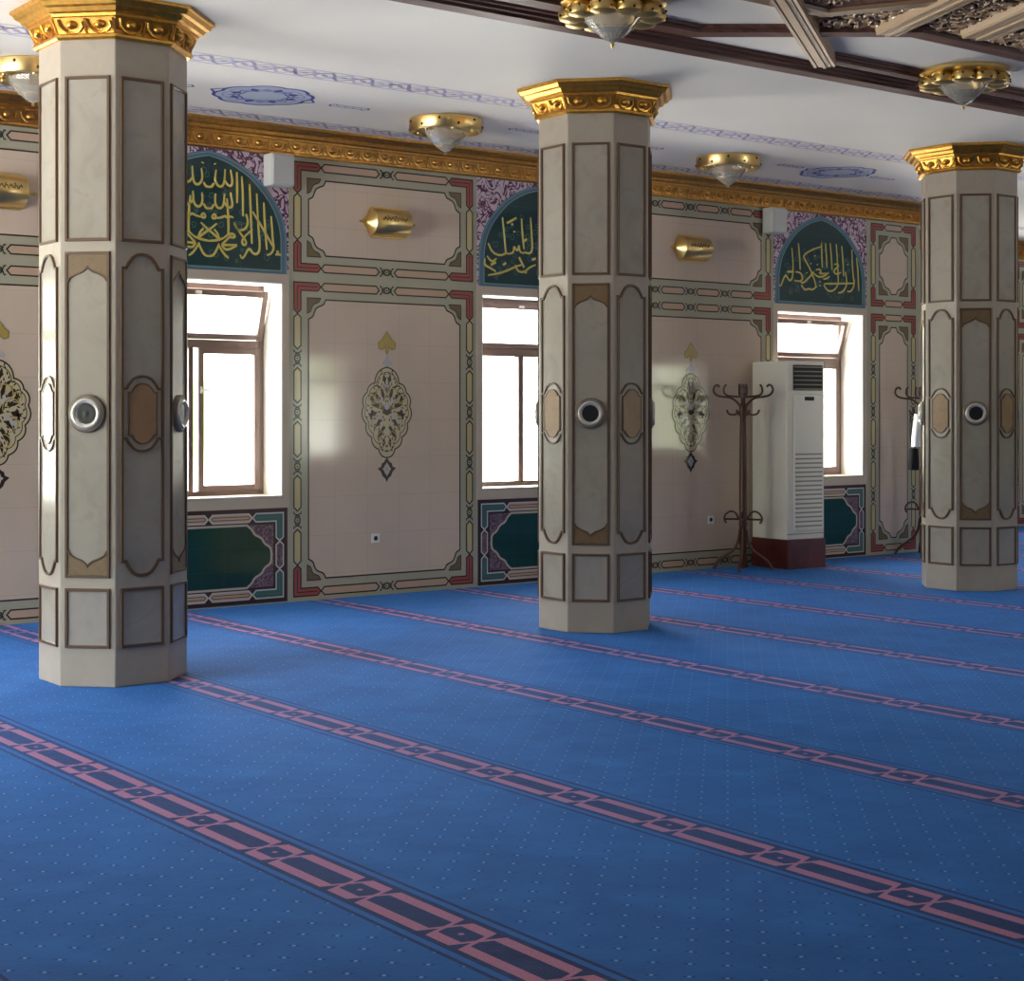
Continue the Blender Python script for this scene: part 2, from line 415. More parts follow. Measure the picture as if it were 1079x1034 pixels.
# ------------------------------------------------------------------ windows
wcount = [0]
def window(fr, hw, z0, z1, tilt):
    """fr: u along the wall, v up, n into the room, origin at the room face of the wall"""
    wcount[0] += 1
    root = struct(bpy.data.objects.new('window_%d' % wcount[0], None)); C.objects.link(root)
    b = MB(); t_ = .012      # plaster lining of the opening
    for (u0, u1, v0, v1) in ((-hw, -hw + t_, z0, z1), (hw - t_, hw, z0, z1), (-hw, hw, z1 - t_, z1)):
        b.box(u0, u1, v0, v1, -.31, .002, 'plaster', fr)
    b.build('window_reveal', root)
    b = MB(); b.box(-hw, hw, z0, z0 + .02, -.31, .012, 'surround', fr); b.build('window_sill', root, bevel=.004)
    d0, d1 = -.37, -.31; f_ = .055; zt = z0 + (z1 - z0) * .715
    b = MB()
    for (u0, u1, v0, v1) in ((-hw, -hw + f_, z0, z1), (hw - f_, hw, z0, z1), (-hw + f_, hw - f_, z0, z0 + f_), (-hw + f_, hw - f_, z1 - f_, z1),
                             (-hw + f_, hw - f_, zt - .035, zt + .035), (-.022, .022, z0 + f_, zt - .035)):
        b.box(u0, u1, v0, v1, d0, d1, 'frame', fr)
    b.build('window_frame', root, bevel=.004)
    # lower casements
    for sgn in (-1, 1):
        u0, u1 = (.022 + (.04 if tilt else 0), hw - f_) if sgn > 0 else (-hw + f_, -.022); v0, v1 = z0 + f_, zt - .035; s_ = .05 if tilt and sgn > 0 else .008
        b = MB()
        for q in ((u0, u0 + s_, v0, v1), (u1 - s_, u1, v0, v1), (u0 + s_, u1 - s_, v0, v0 + s_), (u0 + s_, u1 - s_, v1 - s_, v1)):
            b.box(*q, d0 + .01, d1 + .012, 'frame', fr)
        cs = b.build('casement', root, bevel=.003)
        b = MB(); b.box(u0 + s_, u1 - s_, v0 + s_, v1 - s_, d0 + .025, d0 + .031, 'glass', fr); b.build('pane', cs)
        if sgn > 0 and tilt:
            b = MB(); b.box(.022, u0, v0, v1, d0 + .025, d0 + .031, 'glass', fr); b.build('pane', root)
            b = MB(); b.box(u0 + .012, u0 + .032, zc - .03, zc + .03, d1 + .012, d1 + .02, 'white', fr)
            b.box(u0 + .014, u0 + .09, zc - .01, zc + .01, d1 + .02, d1 + .035, 'white', fr); b.build('handle', cs, bevel=.003)
    # hopper light above the transom, hinged at its foot
    v0, v1 = zt + .035, z1 - f_; hgt = v1 - v0; ang = R_(17 if tilt else 0); s_ = .05
    hf = Frame(fr(0, v0, d1 + .012), fr.u, fr.v * math.cos(ang) + fr.n * math.sin(ang), fr.n * math.cos(ang) - fr.v * math.sin(ang))
    b = MB(); uu = hw - f_ + (.02 if tilt else 0)
    for q in ((-uu, -uu + s_, 0, hgt), (uu - s_, uu, 0, hgt), (-uu + s_, uu - s_, 0, s_), (-uu + s_, uu - s_, hgt - s_, hgt)):
        b.box(*q, -.045, 0, 'frame', hf)
    ho = b.build('hopper_sash', root, bevel=.003)
    b = MB(); b.box(-uu + s_, uu - s_, s_, hgt - s_, -.025, -.019, 'glass', hf); b.build('pane', ho)
    b = MB(); b.box(-.025, .025, hgt - .035, hgt - .012, 0, .02, 'white', hf); b.build('catch', ho)
    return root
UX = Vector((1, 0, 0)); UY = Vector((0, 1, 0)); UZ = Vector((0, 0, 1))
for c, t_ in WIN_N: window(Frame((c, W, 0), UX, UZ, -UY), WH, WZ0, WZ1, t_)
for c in WIN_R: window(Frame((c, WR, 0), UX, UZ, -UY), .72, WZ0, WZ1, False)
for c in WIN_S: window(Frame((c, YS, 0), -UX, UZ, UY), .72, WZ0 - .1, WZ1, False)
for c in WIN_W: window(Frame((XW, c, 0), -UY, UZ, UX) if False else Frame((XW, c, 0), UY, UZ, UX), 1.05, WZ0 - .3, WZ1 + .3, False)

# ------------------------------------------------------------------ painted tile borders on the wall
FN = Frame((0, W, 0), UX, UZ, -UY)
FR = Frame((0, WR, 0), UX, UZ, -UY)
def notch(s):      # stepped ogee that cuts a field's corner, from (0,s) to (s,0)
    return smooth2([(0, s), (.10 * s, .95 * s), (.26 * s, .86 * s), (.34 * s, .62 * s), (.44 * s, .44 * s), (.62 * s, .34 * s), (.86 * s, .26 * s), (.95 * s, .10 * s), (s, 0)], 1)
def cartouche(b, fr, u, v, L, T, horiz, fill, off=.003, line='dark', lw=.012):
    """long hexagon centred at u,v"""
    p = T * .45
    pts = [(-L / 2, 0), (-L / 2 + p, T / 2), (L / 2 - p, T / 2), (L / 2, 0), (L / 2 - p, -T / 2), (-L / 2 + p, -T / 2)]
    if not horiz: pts = [(y, x) for x, y in pts]
    pts = [(u + x, v + y) for x, y in pts]
    b.poly(pts, off, fill, fr); b.ribbon(pts, lw, off + .001, line, fr, closed=True)
def knot(b, fr, u, v, T, horiz, line='dark'):
    for sg in (-1, 1):        # the outlines cross over on either side of the knot
        for q in (-1, 1):
            l = [(sg * .074, q * T / 2), (sg * .058, q * T / 2), (sg * .034, -q * T * .3), (sg * .026, -q * T * .3)]
            b.ribbon([(u + x, v + y) if horiz else (u + y, v + x) for x, y in l], .010, .0042, line, fr)
    r = T * .42
    pts = [(u + r * 1.0 * math.cos(R_(a)), v + r * math.sin(R_(a))) for a in (0, 60, 120, 180, 240, 300)]
    if not horiz: pts = [(u + (y - v), v + (x - u)) for x, y in pts]
    b.ribbon(pts, .011, .004, line, fr, closed=True)
    r *= .42
    b.poly([(u + r, v), (u, v + r), (u - r, v), (u, v - r)], .004, 'olive', fr)
def run(b, fr, a, z, L, horiz, n, T, fill):
    """n cartouches and the knots between them over a length L starting at a"""
    K = .15 if n > 1 else 0; c = (L - K * (n - 1)) / n; p = a
    for i in range(n):
        q = p + c / 2
        if horiz: cartouche(b, fr, q, z, c - .008, T, True, fill)
        else: cartouche(b, fr, z, q, c - .008, T, False, fill)
        p += c
        if i < n - 1:
            if horiz: knot(b, fr, p + K / 2, z, T, True)
            else: knot(b, fr, z, p + K / 2, T, False)
            p += K
def ell(b, fr, cu, cv, su, sv, A, B, T, fill, line='dark', off=.003):
    """L-shaped corner piece, pointed at both ends"""
    h = T / 2; p = T * .45
    pts = [(-h, -h), (A - p, -h), (A, 0), (A - p, h), (h, h), (h, B - p), (0, B), (-h, B - p)]
    pts = [(cu + su * x, cv + sv * y) for x, y in pts]
    b.poly(pts, off, fill, fr); b.ribbon(pts, .012, off + .001, line, fr, closed=True)
    inner = [(cu + su * x, cv + sv * y) for x, y in ((A - p, 0), (0, 0), (0, B - p))]
    b.ribbon(inner, .008, off + .001, 'dark' if fill == 'red' else 'olive', fr)
def border_panel(b, fr, u0, u1, v0, v1, nh, nv, arm=.29, T=.068, inset=.07, field=.178, s=.17):
    b.ribbon([(u0 + .02, v0 + .012), (u1 - .02, v0 + .012), (u1 - .02, v1 - .012), (u0 + .02, v1 - .012)], .006, .002, 'sage', fr, closed=True)
    i = inset; A = arm - i + .01
    for su, sv, cu, cv in ((1, 1, u0 + i, v0 + i), (-1, 1, u1 - i, v0 + i), (1, -1, u0 + i, v1 - i), (-1, -1, u1 - i, v1 - i)):
        ell(b, fr, cu, cv, su, sv, A, A, T, 'red')
    for v in (v0 + i, v1 - i): run(b, fr, u0 + arm + .01, v, u1 - u0 - 2 * arm - .02, True, nh, T, 'pinkc')
    for u in (u0 + i, u1 - i): run(b, fr, v0 + arm + .01, u, v1 - v0 - 2 * arm - .02, False, nv, T, 'yelc')
    U0, U1, V0, V1 = u0 + field, u1 - field, v0 + field, v1 - field
    N = notch(s); pts = []
    pts += [(U0 + x, V0 + y) for x, y in N]
    pts += [(U1 - x, V0 + y) for x, y in N[::-1]]
    pts += [(U1 - x, V1 - y) for x, y in N]
    pts += [(U0 + x, V1 - y) for x, y in N[::-1]]
    # dark corner fills sit outside the field's notches
    for su, sv, cu, cv in ((1, 1, U0, V0), (-1, 1, U1, V0), (1, -1, U0, V1), (-1, -1, U1, V1)):
        cp = [(cu - su * .012, cv - sv * .012)] + [(cu + su * (x * .78 - .012), cv + sv * (y * .78 - .012)) for x, y in N[::-1]]
        b.poly(cp, .002, 'olive', fr); b.ribbon(cp, .008, .003, 'dark', fr, closed=True)
    b.poly(pts, .003, 'tile', fr); b.ribbon(pts, .013, .004, 'dark', fr, closed=True)
PAN = [(0.05, 1.84, 2, 5), (3.31, 5.30, 2, 5), (6.82, 8.76, 2, 5), (10.27, 12.67, 4, 5), (14.22, 15.06, 1, 5)]
for (a, c, nh, nv) in PAN:
    b = MB(); border_panel(b, FN, a, c, .005, 2.745, nh, nv, arm=.29 if c - a > 1 else .25, s=.17 if c - a > 1 else .2); b.build('tile_border', wall_n)
    b = MB(); border_panel(b, FN, a, c, 2.765, 3.765, nh, 1, arm=.29 if c - a > 1 else .25, s=.17 if c - a > 1 else .2); b.build('tile_border', wall_n)
for (a, c, nh) in [(15.2, 17.3, 2), (19.45, 21.5, 2)]:
    b = MB(); border_panel(b, FR, a, c, .005, 2.745, nh, 5); b.build('tile_border', wall_r)
    b = MB(); border_panel(b, FR, a, c, 2.765, 3.765, nh, 1); b.build('tile_border', wall_r)

def dado(b, fr, u0, u1, v0, v1):
    b.rect(u0, u1, v0, v1, .002, 'dado_bg', fr)
    T = .068; i = .075; L = 'lightline'
    arm = .255; va = .20
    for su, sv, cu, cv in ((1, 1, u0 + i, v0 + i), (-1, 1, u1 - i, v0 + i), (1, -1, u0 + i, v1 - i), (-1, -1, u1 - i, v1 - i)):
        ell(b, fr, cu, cv, su, sv, arm, va, T, 'teal', L)
    ln = u1 - u0 - 2 * (i + arm); n = 2
    for v in (v0 + i, v1 - i):
        for j in range(n):
            c = ln / n; q = u0 + i + arm + c * (j + .5)
            cartouche(b, fr, q, v, c - .01, T, True, 'pinkc', line=L)
            cartouche(b, fr, q, v, c - .055, T * .35, True, 'pinkc', off=.0045, line='dado_bg', lw=.006)
    for u in (u0 + i, u1 - i):
        cartouche(b, fr, u, (v0 + v1) / 2, v1 - v0 - 2 * (i + va) - .008, T, False, 'mauve', line=L)
    # green field with cusped ends
    U0, U1, V0, V1 = u0 + .135, u1 - .135, v0 + .135, v1 - .135
    b.rect(U0, U1, V0, V1, .003, 'mauve', fr)
    c = .25; m = (V1 - V0) / 2
    e = smooth2([(c, 0), (.80 * c, .04), (.72 * c, .08), (.45 * c, .11), (.34 * c, .16), (.12 * c, .19), (.08 * c, m - .03), (.08 * c, m)], 1)
    half = [(x, y) for x, y in e] + [(x, 2 * m - y) for x, y in e[::-1]][1:]
    pts = [(U0 + x, V0 + y) for x, y in half] + [(U1 - x, V0 + y) for x, y in half[::-1]]
    b.poly(pts, .004, 'green', fr); b.ribbon(pts, .018, .005, 'surround', fr, closed=True)
for c, t_ in WIN_N:
    b = MB(); dado(b, FN, c - .735, c + .735, .01, .80); b.build('dado_panel', wall_n)
    b = MB()
    for q in ((c - .75, c - WH, .80, 2.765), (c + WH, c + .75, .80, 2.765), (c - WH, c + WH, .80, WZ0), (c - WH, c + WH, WZ1, 2.765)):
        b.box(q[0], q[1], q[2], q[3], 0, .006, 'surround', FN)
    b.build('window_surround', wall_n)

# ------------------------------------------------------------------ calligraphy lunettes
L1 = [[(0.066, 0.822), (0.055, 0.743), (0.077, 0.696), (0.115, 0.684), (0.142, 0.721), (0.148, 0.834)], [(0.148, 0.741), (0.169, 0.708), (0.202, 0.696), (0.219, 0.737), (0.197, 0.834)], [(0.255, 0.819), (0.259, 0.691), (0.257, 0.563)], [(0.061, 0.626), (0.055, 0.557), (0.072, 0.514), (0.11, 0.507), (0.137, 0.544), (0.142, 0.633)], [(0.142, 0.564), (0.164, 0.526), (0.202, 0.519), (0.219, 0.55), (0.197, 0.647)], [(0.301, 0.789), (0.312, 0.646), (0.312, 0.459)], [(0.0, 0.676), (0.028, 0.68), (0.047, 0.712)], [(0.0, 0.5), (0.026, 0.502), (0.047, 0.538)], [(0.373, 0.731), (0.384, 0.494), (0.395, 0.236)], [(0.44, 0.657), (0.451, 0.439), (0.457, 0.36), (0.473, 0.202), (0.445, 0.15), (0.401, 0.157), (0.367, 0.205), (0.323, 0.123), (0.301, 0.107), (0.284, 0.141)], [(0.507, 0.587), (0.515, 0.414), (0.535, 0.195)], [(0.575, 0.478), (0.586, 0.368), (0.592, 0.269), (0.603, 0.209), (0.575, 0.163), (0.535, 0.15)], [(0.401, 0.505), (0.49, 0.382), (0.597, 0.219)], [(0.164, 0.595), (0.175, 0.478), (0.18, 0.341), (0.175, 0.301)], [(0.029, 0.438), (0.045, 0.459), (0.066, 0.446), (0.055, 0.42), (0.034, 0.424), (0.029, 0.438)], [(0.061, 0.426), (0.115, 0.434), (0.148, 0.451), (0.164, 0.438), (0.197, 0.45), (0.224, 0.442)], [(0.34, 0.48), (0.362, 0.413), (0.334, 0.351), (0.268, 0.337), (0.229, 0.393)], [(0.229, 0.403), (0.279, 0.328), (0.345, 0.253), (0.334, 0.218), (0.301, 0.231), (0.312, 0.281), (0.401, 0.356)], [(0.072, 0.382), (0.007, 0.329), (-0.057, 0.286), (-0.095, 0.254), (-0.079, 0.304), (-0.047, 0.335)], [(0.0, 0.236), (0.082, 0.246), (0.137, 0.269)], [(0.0, 0.110), (0.039, 0.117), (0.072, 0.167), (0.093, 0.218)], [(0.137, 0.269), (0.191, 0.312), (0.235, 0.3), (0.235, 0.276), (0.191, 0.278)], [(0.202, 0.293), (0.148, 0.241), (0.115, 0.209), (0.18, 0.213), (0.257, 0.218)], [(0.115, 0.209), (0.158, 0.163), (0.257, 0.213)], [(0.088, 0.207), (0.126, 0.151), (0.158, 0.119), (0.18, 0.105)], [(0.053, 0.873), (0.057, 0.865)], [(0.614, 0.158), (0.64, 0.164), (0.671, 0.158)], [(0.624, 0.186), (0.648, 0.182)]]
L1 = L1 + [[(-x, y) for x, y in q] for q in L1]       # the inscription is doubled in mirror image
L3 = [[(-0.472, 0.604), (-0.451, 0.427), (-0.458, 0.287), (-0.501, 0.241), (-0.544, 0.283), (-0.573, 0.311), (-0.615, 0.24), (-0.644, 0.18), (-0.665, 0.198)], [(-0.371, 0.66), (-0.35, 0.512), (-0.342, 0.373)], [(-0.429, 0.254), (-0.342, 0.248), (-0.299, 0.276), (-0.328, 0.344), (-0.415, 0.349)], [(-0.005, 0.683), (0.003, 0.532), (0.01, 0.412)], [(-0.012, 0.642), (-0.153, 0.604), (-0.292, 0.535), (-0.277, 0.496), (-0.182, 0.392), (-0.108, 0.265), (-0.094, 0.205)], [(-0.123, 0.365), (-0.197, 0.301), (-0.299, 0.226), (-0.342, 0.253)], [(0.062, 0.687), (0.077, 0.537), (0.084, 0.416)], [(0.137, 0.692), (0.159, 0.521), (0.167, 0.4)], [(0.235, 0.688), (0.257, 0.476), (0.265, 0.324), (0.272, 0.263)], [(0.325, 0.673), (0.348, 0.491), (0.356, 0.339)], [(0.493, 0.643), (0.501, 0.479), (0.516, 0.336), (0.539, 0.255), (0.478, 0.171), (0.417, 0.178)], [(0.57, 0.555), (0.593, 0.423), (0.601, 0.3), (0.609, 0.187)], [(-0.094, 0.386), (-0.035, 0.399), (-0.005, 0.371), (-0.049, 0.348), (0.099, 0.356)], [(-0.123, 0.344), (-0.049, 0.308), (0.04, 0.323), (0.114, 0.367)], [(0.204, 0.463), (0.25, 0.47), (0.28, 0.447), (0.235, 0.424), (0.189, 0.381), (0.235, 0.353), (0.31, 0.377)], [(0.04, 0.242), (0.25, 0.252), (0.539, 0.271)], [(0.032, 0.231), (0.084, 0.173), (0.159, 0.161), (0.235, 0.2), (0.272, 0.263)], [(0.386, 0.391), (0.409, 0.29), (0.401, 0.228), (0.341, 0.164), (0.265, 0.151)], [(-0.328, 0.214), (-0.27, 0.157), (-0.197, 0.18), (-0.153, 0.162), (-0.079, 0.206)], [(0.025, 0.292), (0.084, 0.3), (0.129, 0.327)], [(-0.108, 0.545), (-0.104, 0.533)], [(-0.072, 0.452), (-0.067, 0.44)], [(-0.175, 0.456), (-0.17, 0.445)], [(0.424, 0.479), (0.429, 0.469)], [(-0.027, 0.264), (-0.024, 0.254)], [(-0.027, 0.224), (-0.024, 0.213)], [(-0.24, 0.352), (-0.238, 0.34)], [(-0.544, 0.343), (-0.444, 0.348)]]
L2 = [[(-0.455, 0.647), (-0.435, 0.493), (-0.42, 0.35), (-0.413, 0.315)], [(-0.621, 0.398), (-0.577, 0.317), (-0.488, 0.287), (-0.413, 0.315)], [(-0.232, 0.651), (-0.219, 0.483), (-0.201, 0.364)], [(-0.413, 0.315), (-0.368, 0.312), (-0.323, 0.332), (-0.323, 0.392), (-0.277, 0.335), (-0.262, 0.408), (-0.254, 0.336), (-0.201, 0.328)], [(-0.125, 0.671), (-0.109, 0.49), (-0.101, 0.358), (-0.14, 0.325), (-0.201, 0.34)], [(-0.405, 0.596), (-0.292, 0.653)], [(-0.345, 0.598), (-0.338, 0.58)], [(-0.318, 0.53), (-0.315, 0.515)], [(-0.621, 0.101), (-0.488, 0.126), (-0.383, 0.161), (-0.292, 0.202), (-0.232, 0.217)], [(-0.658, 0.253), (-0.665, 0.194), (-0.607, 0.173), (-0.532, 0.141)], [(-0.636, 0.278), (-0.577, 0.222), (-0.525, 0.261)], [(-0.592, 0.198), (-0.532, 0.225)], [(-0.307, 0.213), (-0.277, 0.155), (-0.201, 0.147), (-0.14, 0.198), (-0.063, 0.227)], [(-0.262, 0.288), (-0.201, 0.195)], [(-0.216, 0.158), (-0.171, 0.148)], [(-0.109, 0.272), (-0.063, 0.287)], [(-0.45, 0.205), (-0.413, 0.225)], [(-0.209, 0.436), (-0.171, 0.462)]]
L2 = L2 + [q for q in L3 if min(x for x, y in q) > 0.0]
ARCH = [(0, .978), (.115, .955), (.224, .921), (.39, .838), (.52, .725), (.635, .59), (.70, .455), (.726, .32), (.728, 0)]
def lunette(cx, strokes, label):
    fr = FN.off(cx, 2.768)
    root = thing('calligraphy_panel', label, 'calligraphy panel', fr(0, 0, 0), group='calligraphy lunettes above the windows')
    fr = Frame((0, 0, 0), UX, UZ, -UY)
    b = MB(); b.box(-.745, .745, .0, .995, .0015, .004, 'purple', fr); b.build('spandrel_tiles', root)
    A = smooth2(ARCH[:-1], 1) + [ARCH[-1]]; full = [(-x, y) for x, y in A[::-1]] + A[1:]
    b = MB(); b.prism(full, .004, .007, 'lun_arch', fr)
    b.ribbon([(x * .985, y * .985) for x, y in full], .008, .0078, 'lun_light', fr)
    b.build('arch_border', root)
    inner = [(x * .92, y * .955 + (.025 if y < .02 else 0)) for x, y in full]
    b = MB(); b.prism(inner, .007, .009, 'lun_bg', fr); b.ribbon(inner, .009, .0098, 'lun_light', fr, closed=True)
    rnd = random.Random(int(cx * 10))
    for i in range(70):       # faint scrollwork behind the letters
        u = rnd.uniform(-.55, .55); v = rnd.uniform(.08, .85 - abs(u) * .7); r = rnd.uniform(.018, .04); a = rnd.uniform(0, 360)
        b.ribbon([(u + r * (1 - j / 14) * math.cos(R_(a + j * 45)), v + r * (1 - j / 14) * math.sin(R_(a + j * 45))) for j in range(10)], .006, .0096, 'flourish', fr)
    b.build('tile_ground', root)
    b = MB()
    for q in strokes:
        tall = max(y for x, y in q) - min(y for x, y in q)
        b.ribbon(smooth2(q, 2), .021 if len(q) > 2 else .023, .009, 'script', fr, h=.002, taper=len(q) > 2, bevel=.15)
    b.build('inscription', root)
lunette(6.06, L1, 'pointed-arch calligraphy panel with mirrored yellow script, above the leftmost window')
lunette(9.52, L2, 'pointed-arch calligraphy panel half hidden behind the middle column')
lunette(13.43, L3, 'pointed-arch calligraphy panel fully in view above the window behind the air conditioner')

# ------------------------------------------------------------------ medallions
MED = [(0.006, 0.337), (0.071, 0.307), (0.117, 0.254), (0.126, 0.2), (0.181, 0.177), (0.204, 0.123), (0.237, 0.084), (0.247, 0.03), (0.237, -0.048), (0.228, -0.125), (0.204, -0.172), (0.2, -0.234), (0.154, -0.272), (0.126, -0.326), (0.08, -0.372), (0.043, -0.402), (0.0, -0.448)]
def lobes():
    out = []
    key = [(0, .345), (.126, .205), (.204, .125), (.240, .0), (.215, -.15), (.158, -.27), (.085, -.375), (0, -.45)]
    for (x0, y0), (x1, y1) in zip(key, key[1:]):
        dx, dy = x1 - x0, y1 - y0; L = math.hypot(dx, dy); nx, ny = -dy / L, dx / L
        if nx < 0: nx, ny = -nx, -ny
        for i in range(6):
            t = i / 6; h = .20 * L * math.sin(PI * t) ** .8; out.append((x0 + dx * t + nx * h, y0 + dy * t + ny * h))
    out.append(key[-1]); return out
LOB = lobes()
def leaf(b, fr, u, v, ang, L, wd, m, off):
    c, s_ = math.cos(ang), math.sin(ang)
    pts = [(0, 0), (.3 * L, wd / 2), (.65 * L, wd * .38), (L, 0), (.65 * L, -wd * .38), (.3 * L, -wd / 2)]
    b.poly([(u + x * c - y * s_, v + x * s_ + y * c) for x, y in pts], off, m, fr)
def medallion(cx, label):
    root = thing('wall_medallion', label, 'wall medallion', (cx, W, 1.655), group='arabesque medallions on the tile panels')
    fr = Frame((0, 0, 0), UX, UZ, -UY)
    full = LOB + [(-x, y) for x, y in LOB[::-1][1:-1]]
    b = MB(); b.prism(full, .003, .006, 'med_fill', fr); b.ribbon(full, .012, .0065, 'med_dark', fr, closed=True)
    b.ribbon([(x * .88, y * .88) for x, y in full], .007, .0065, 'med_dark', fr, closed=True)
    b.build('lobed_ground', root)
    b = MB()
    for sg in (1, -1):
        for (u, v, a, L, wd, m) in [(.0, -.08, 60, .12, .05, 'med_dark'), (.02, .02, 35, .13, .04, 'med_lilac'), (.03, .06, 75, .13, .035, 'med_dark'), (.07, .0, 10, .1, .035, 'med_dark'),
                                    (.08, .06, 50, .09, .035, 'med_dark'), (.10, -.05, -20, .1, .04, 'med_dark'), (.06, -.11, -50, .1, .03, 'med_dark'), (.03, -.16, -70, .13, .03, 'med_dark'),
                                    (.13, .03, 60, .08, .03, 'med_dark'), (.12, -.10, -70, .1, .03, 'med_lilac'), (.07, -.2, -75, .1, .03, 'med_dark'), (.02, .2, 80, .09, .03, 'med_dark'),
                                    (.15, -.02, -80, .08, .025, 'med_dark'), (.06, .15, 40, .07, .025, 'med_dark'), (.03, -.27, -85, .1, .025, 'med_dark'), (.10, .13, -30, .07, .022, 'med_dark'),
                                    (.17, -.12, 100, .07, .022, 'med_dark'), (.11, -.2, 30, .05, .02, 'med_dark'), (.0, .1, 95, .12, .03, 'med_lilac')]:
            leaf(b, fr, sg * u, v, R_(a) if sg > 0 else PI - R_(a), L, wd, m, .0068)
        for (u, v, r, a0, a1) in [(.11, -.02, .07, 200, 20), (.06, .1, .06, 160, -60), (.1, -.14, .06, 120, -100), (.05, -.27, .05, 100, -120), (.15, .06, .04, 180, -40)]:
            b.ribbon([(sg * (x), y) for x, y in arc(u, v, r, a0, a1, 12)], .010, .0072, 'med_gold', fr, taper=True)
        b.poly([(sg * (.075 + .026 * math.cos(R_(a))), -.09 + .026 * math.sin(R_(a))) for a in range(0, 360, 45)], .0076, 'med_lilac', fr)
    rn = random.Random(3); put = []
    for _ in range(400):
        x, y = rn.uniform(.008, .2), rn.uniform(-.40, .30)
        lim = .21 - .58 * max(0, abs(y + .03) - .06)
        if x > lim or any(math.hypot(x - p, y - q) < .026 for p, q in put): continue
        put.append((x, y)); a = math.atan2(y + .05, x) + rn.uniform(-.9, .9)
        for sg in (1, -1): leaf(b, fr, sg * x, y, a if sg > 0 else PI - a, .034, .013, 'med_dark', .0070)
    b.poly(arc(0, .0, .03, 0, 315, 7), .0078, 'med_lilac', fr)
    b.build('arabesque', root)
    b = MB()   # upper finial
    cr = [(0, .66), (.03, .62), (.055, .585), (.09, .56), (.085, .51), (.05, .50), (.02, .525), (.012, .48), (0, .46)]
    b.prism(cr + [(-x, y) for x, y in cr[::-1][1:-1]], .003, .006, 'med_gold', fr)
    b.ribbon(cr + [(-x, y) for x, y in cr[::-1][1:-1]], .006, .0066, 'olive', fr, closed=True)
    cr = [(0, .47), (.012, .44), (.03, .41), (.058, .395), (.055, .36), (.03, .37), (.012, .35), (0, .34)]
    b.prism(cr + [(-x, y) for x, y in cr[::-1][1:-1]], .003, .006, 'med_lilac', fr)
    b.build('finial', root)
    b = MB()   # pendant
    cr = [(0, -.45), (.03, -.49), (.05, -.50), (.06, -.53), (.095, -.545), (.06, -.575), (.045, -.61), (.015, -.635), (0, -.665)]
    f_ = cr + [(-x, y) for x, y in cr[::-1][1:-1]]
    b.prism(f_, .003, .006, 'med_dark', fr); b.poly([(x * .5, -.55 + (y + .55) * .6) for x, y in f_], .0066, 'med_lilac', fr)
    b.poly([(0, -.53), (.012, -.55), (0, -.57), (-.012, -.55)], .0072, 'med_gold', fr)
    b.build('pendant', root)
medallion(4.31, 'arabesque medallion cut by the left edge, beside the leftmost column')
medallion(7.79, 'ivory arabesque medallion in full view on the cream panel between two windows')
medallion(11.47, 'ivory arabesque medallion partly behind a window reflection, left of the coat stand')

# ------------------------------------------------------------------ cornice
def relief_unit(p0, uvec, vvec, nvec, wd, hgt, dep, b, m):
    """one egg with a scroll round it"""
    fr = Frame(p0, uvec, vvec, nvec)
    rings = []; n = 8; lv = 3; vs = []; fs = []
    for i in range(lv):
        f_ = math.cos(i / lv * PI / 2); z = math.sin(i / lv * PI / 2)
        vs += [fr(wd * .22 * f_ * math.cos(2 * PI * j / n), hgt * .06 + hgt * .30 * f_ * math.sin(2 * PI * j / n), dep * z) for j in range(n)]
    vs.append(fr(0, hgt * .06, dep))
    for i in range(lv - 1):
        for j in range(n): fs.append((i * n + j, i * n + (j + 1) % n, (i + 1) * n + (j + 1) % n, (i + 1) * n + j))
    for j in range(n): fs.append(((lv - 1) * n + j, (lv - 1) * n + (j + 1) % n, lv * n))
    b.add(vs, fs, m, True)
    path = [(-.46, .42), (-.40, .0), (-.22, -.34), (.02, -.46), (.26, -.36), (.42, -.05), (.38, .25)]
    b.tube([fr(x * wd, y * hgt, dep * .35) for x, y in path], hgt * .075, m, 5)
    path = [(.50, .46), (.56, .1), (.50, -.3), (.54, -.48)]
    b.tube([fr(x * wd, y * hgt, dep * .25) for x, y in path], hgt * .06, m, 4)
CP = [(0, 3.765), (.018, 3.765), (.028, 3.775), (.028, 3.79), (.018, 3.80), (.026, 3.83), (.045, 3.885), (.055, 3.89), (.06, 3.905), (.085, 3.915), (.095, 3.94), (.12, 3.95), (.135, 3.975), (.15, 3.98), (.15, 3.999), (0, 3.999)]
def cornice(name, fr, u0, u1, m='goldw'):
    b = MB(); n = len(CP)
    vs = [fr(u0, z, p) for p, z in CP] + [fr(u1, z, p) for p, z in CP]
    b.add(vs, [tuple(range(n)), tuple(range(n, 2 * n))] + [(i, (i + 1) % n, n + (i + 1) % n, n + i) for i in range(n)], m)
    o = struct(b.build(name))
    b = MB(); st = .178; k_ = int((u1 - u0) / st)
    nv = (fr.n * .9 - fr.v * .3).normalized(); vv = (fr.v * .95 + fr.n * .3).normalized()
    for i in range(k_): relief_unit(fr(u0 + (i + .5) * st, 3.842, .026), fr.u, vv, nv, st * .95, .092, .036, b, m)
    b.build('leaf_relief', o); return o
cornice('trim_1', Frame((0, W, 0), UX, UZ, -UY), XW, XE + .14)
cornice('trim_2', Frame((0, WR, 0), UX, UZ, -UY), XE, 24.0)

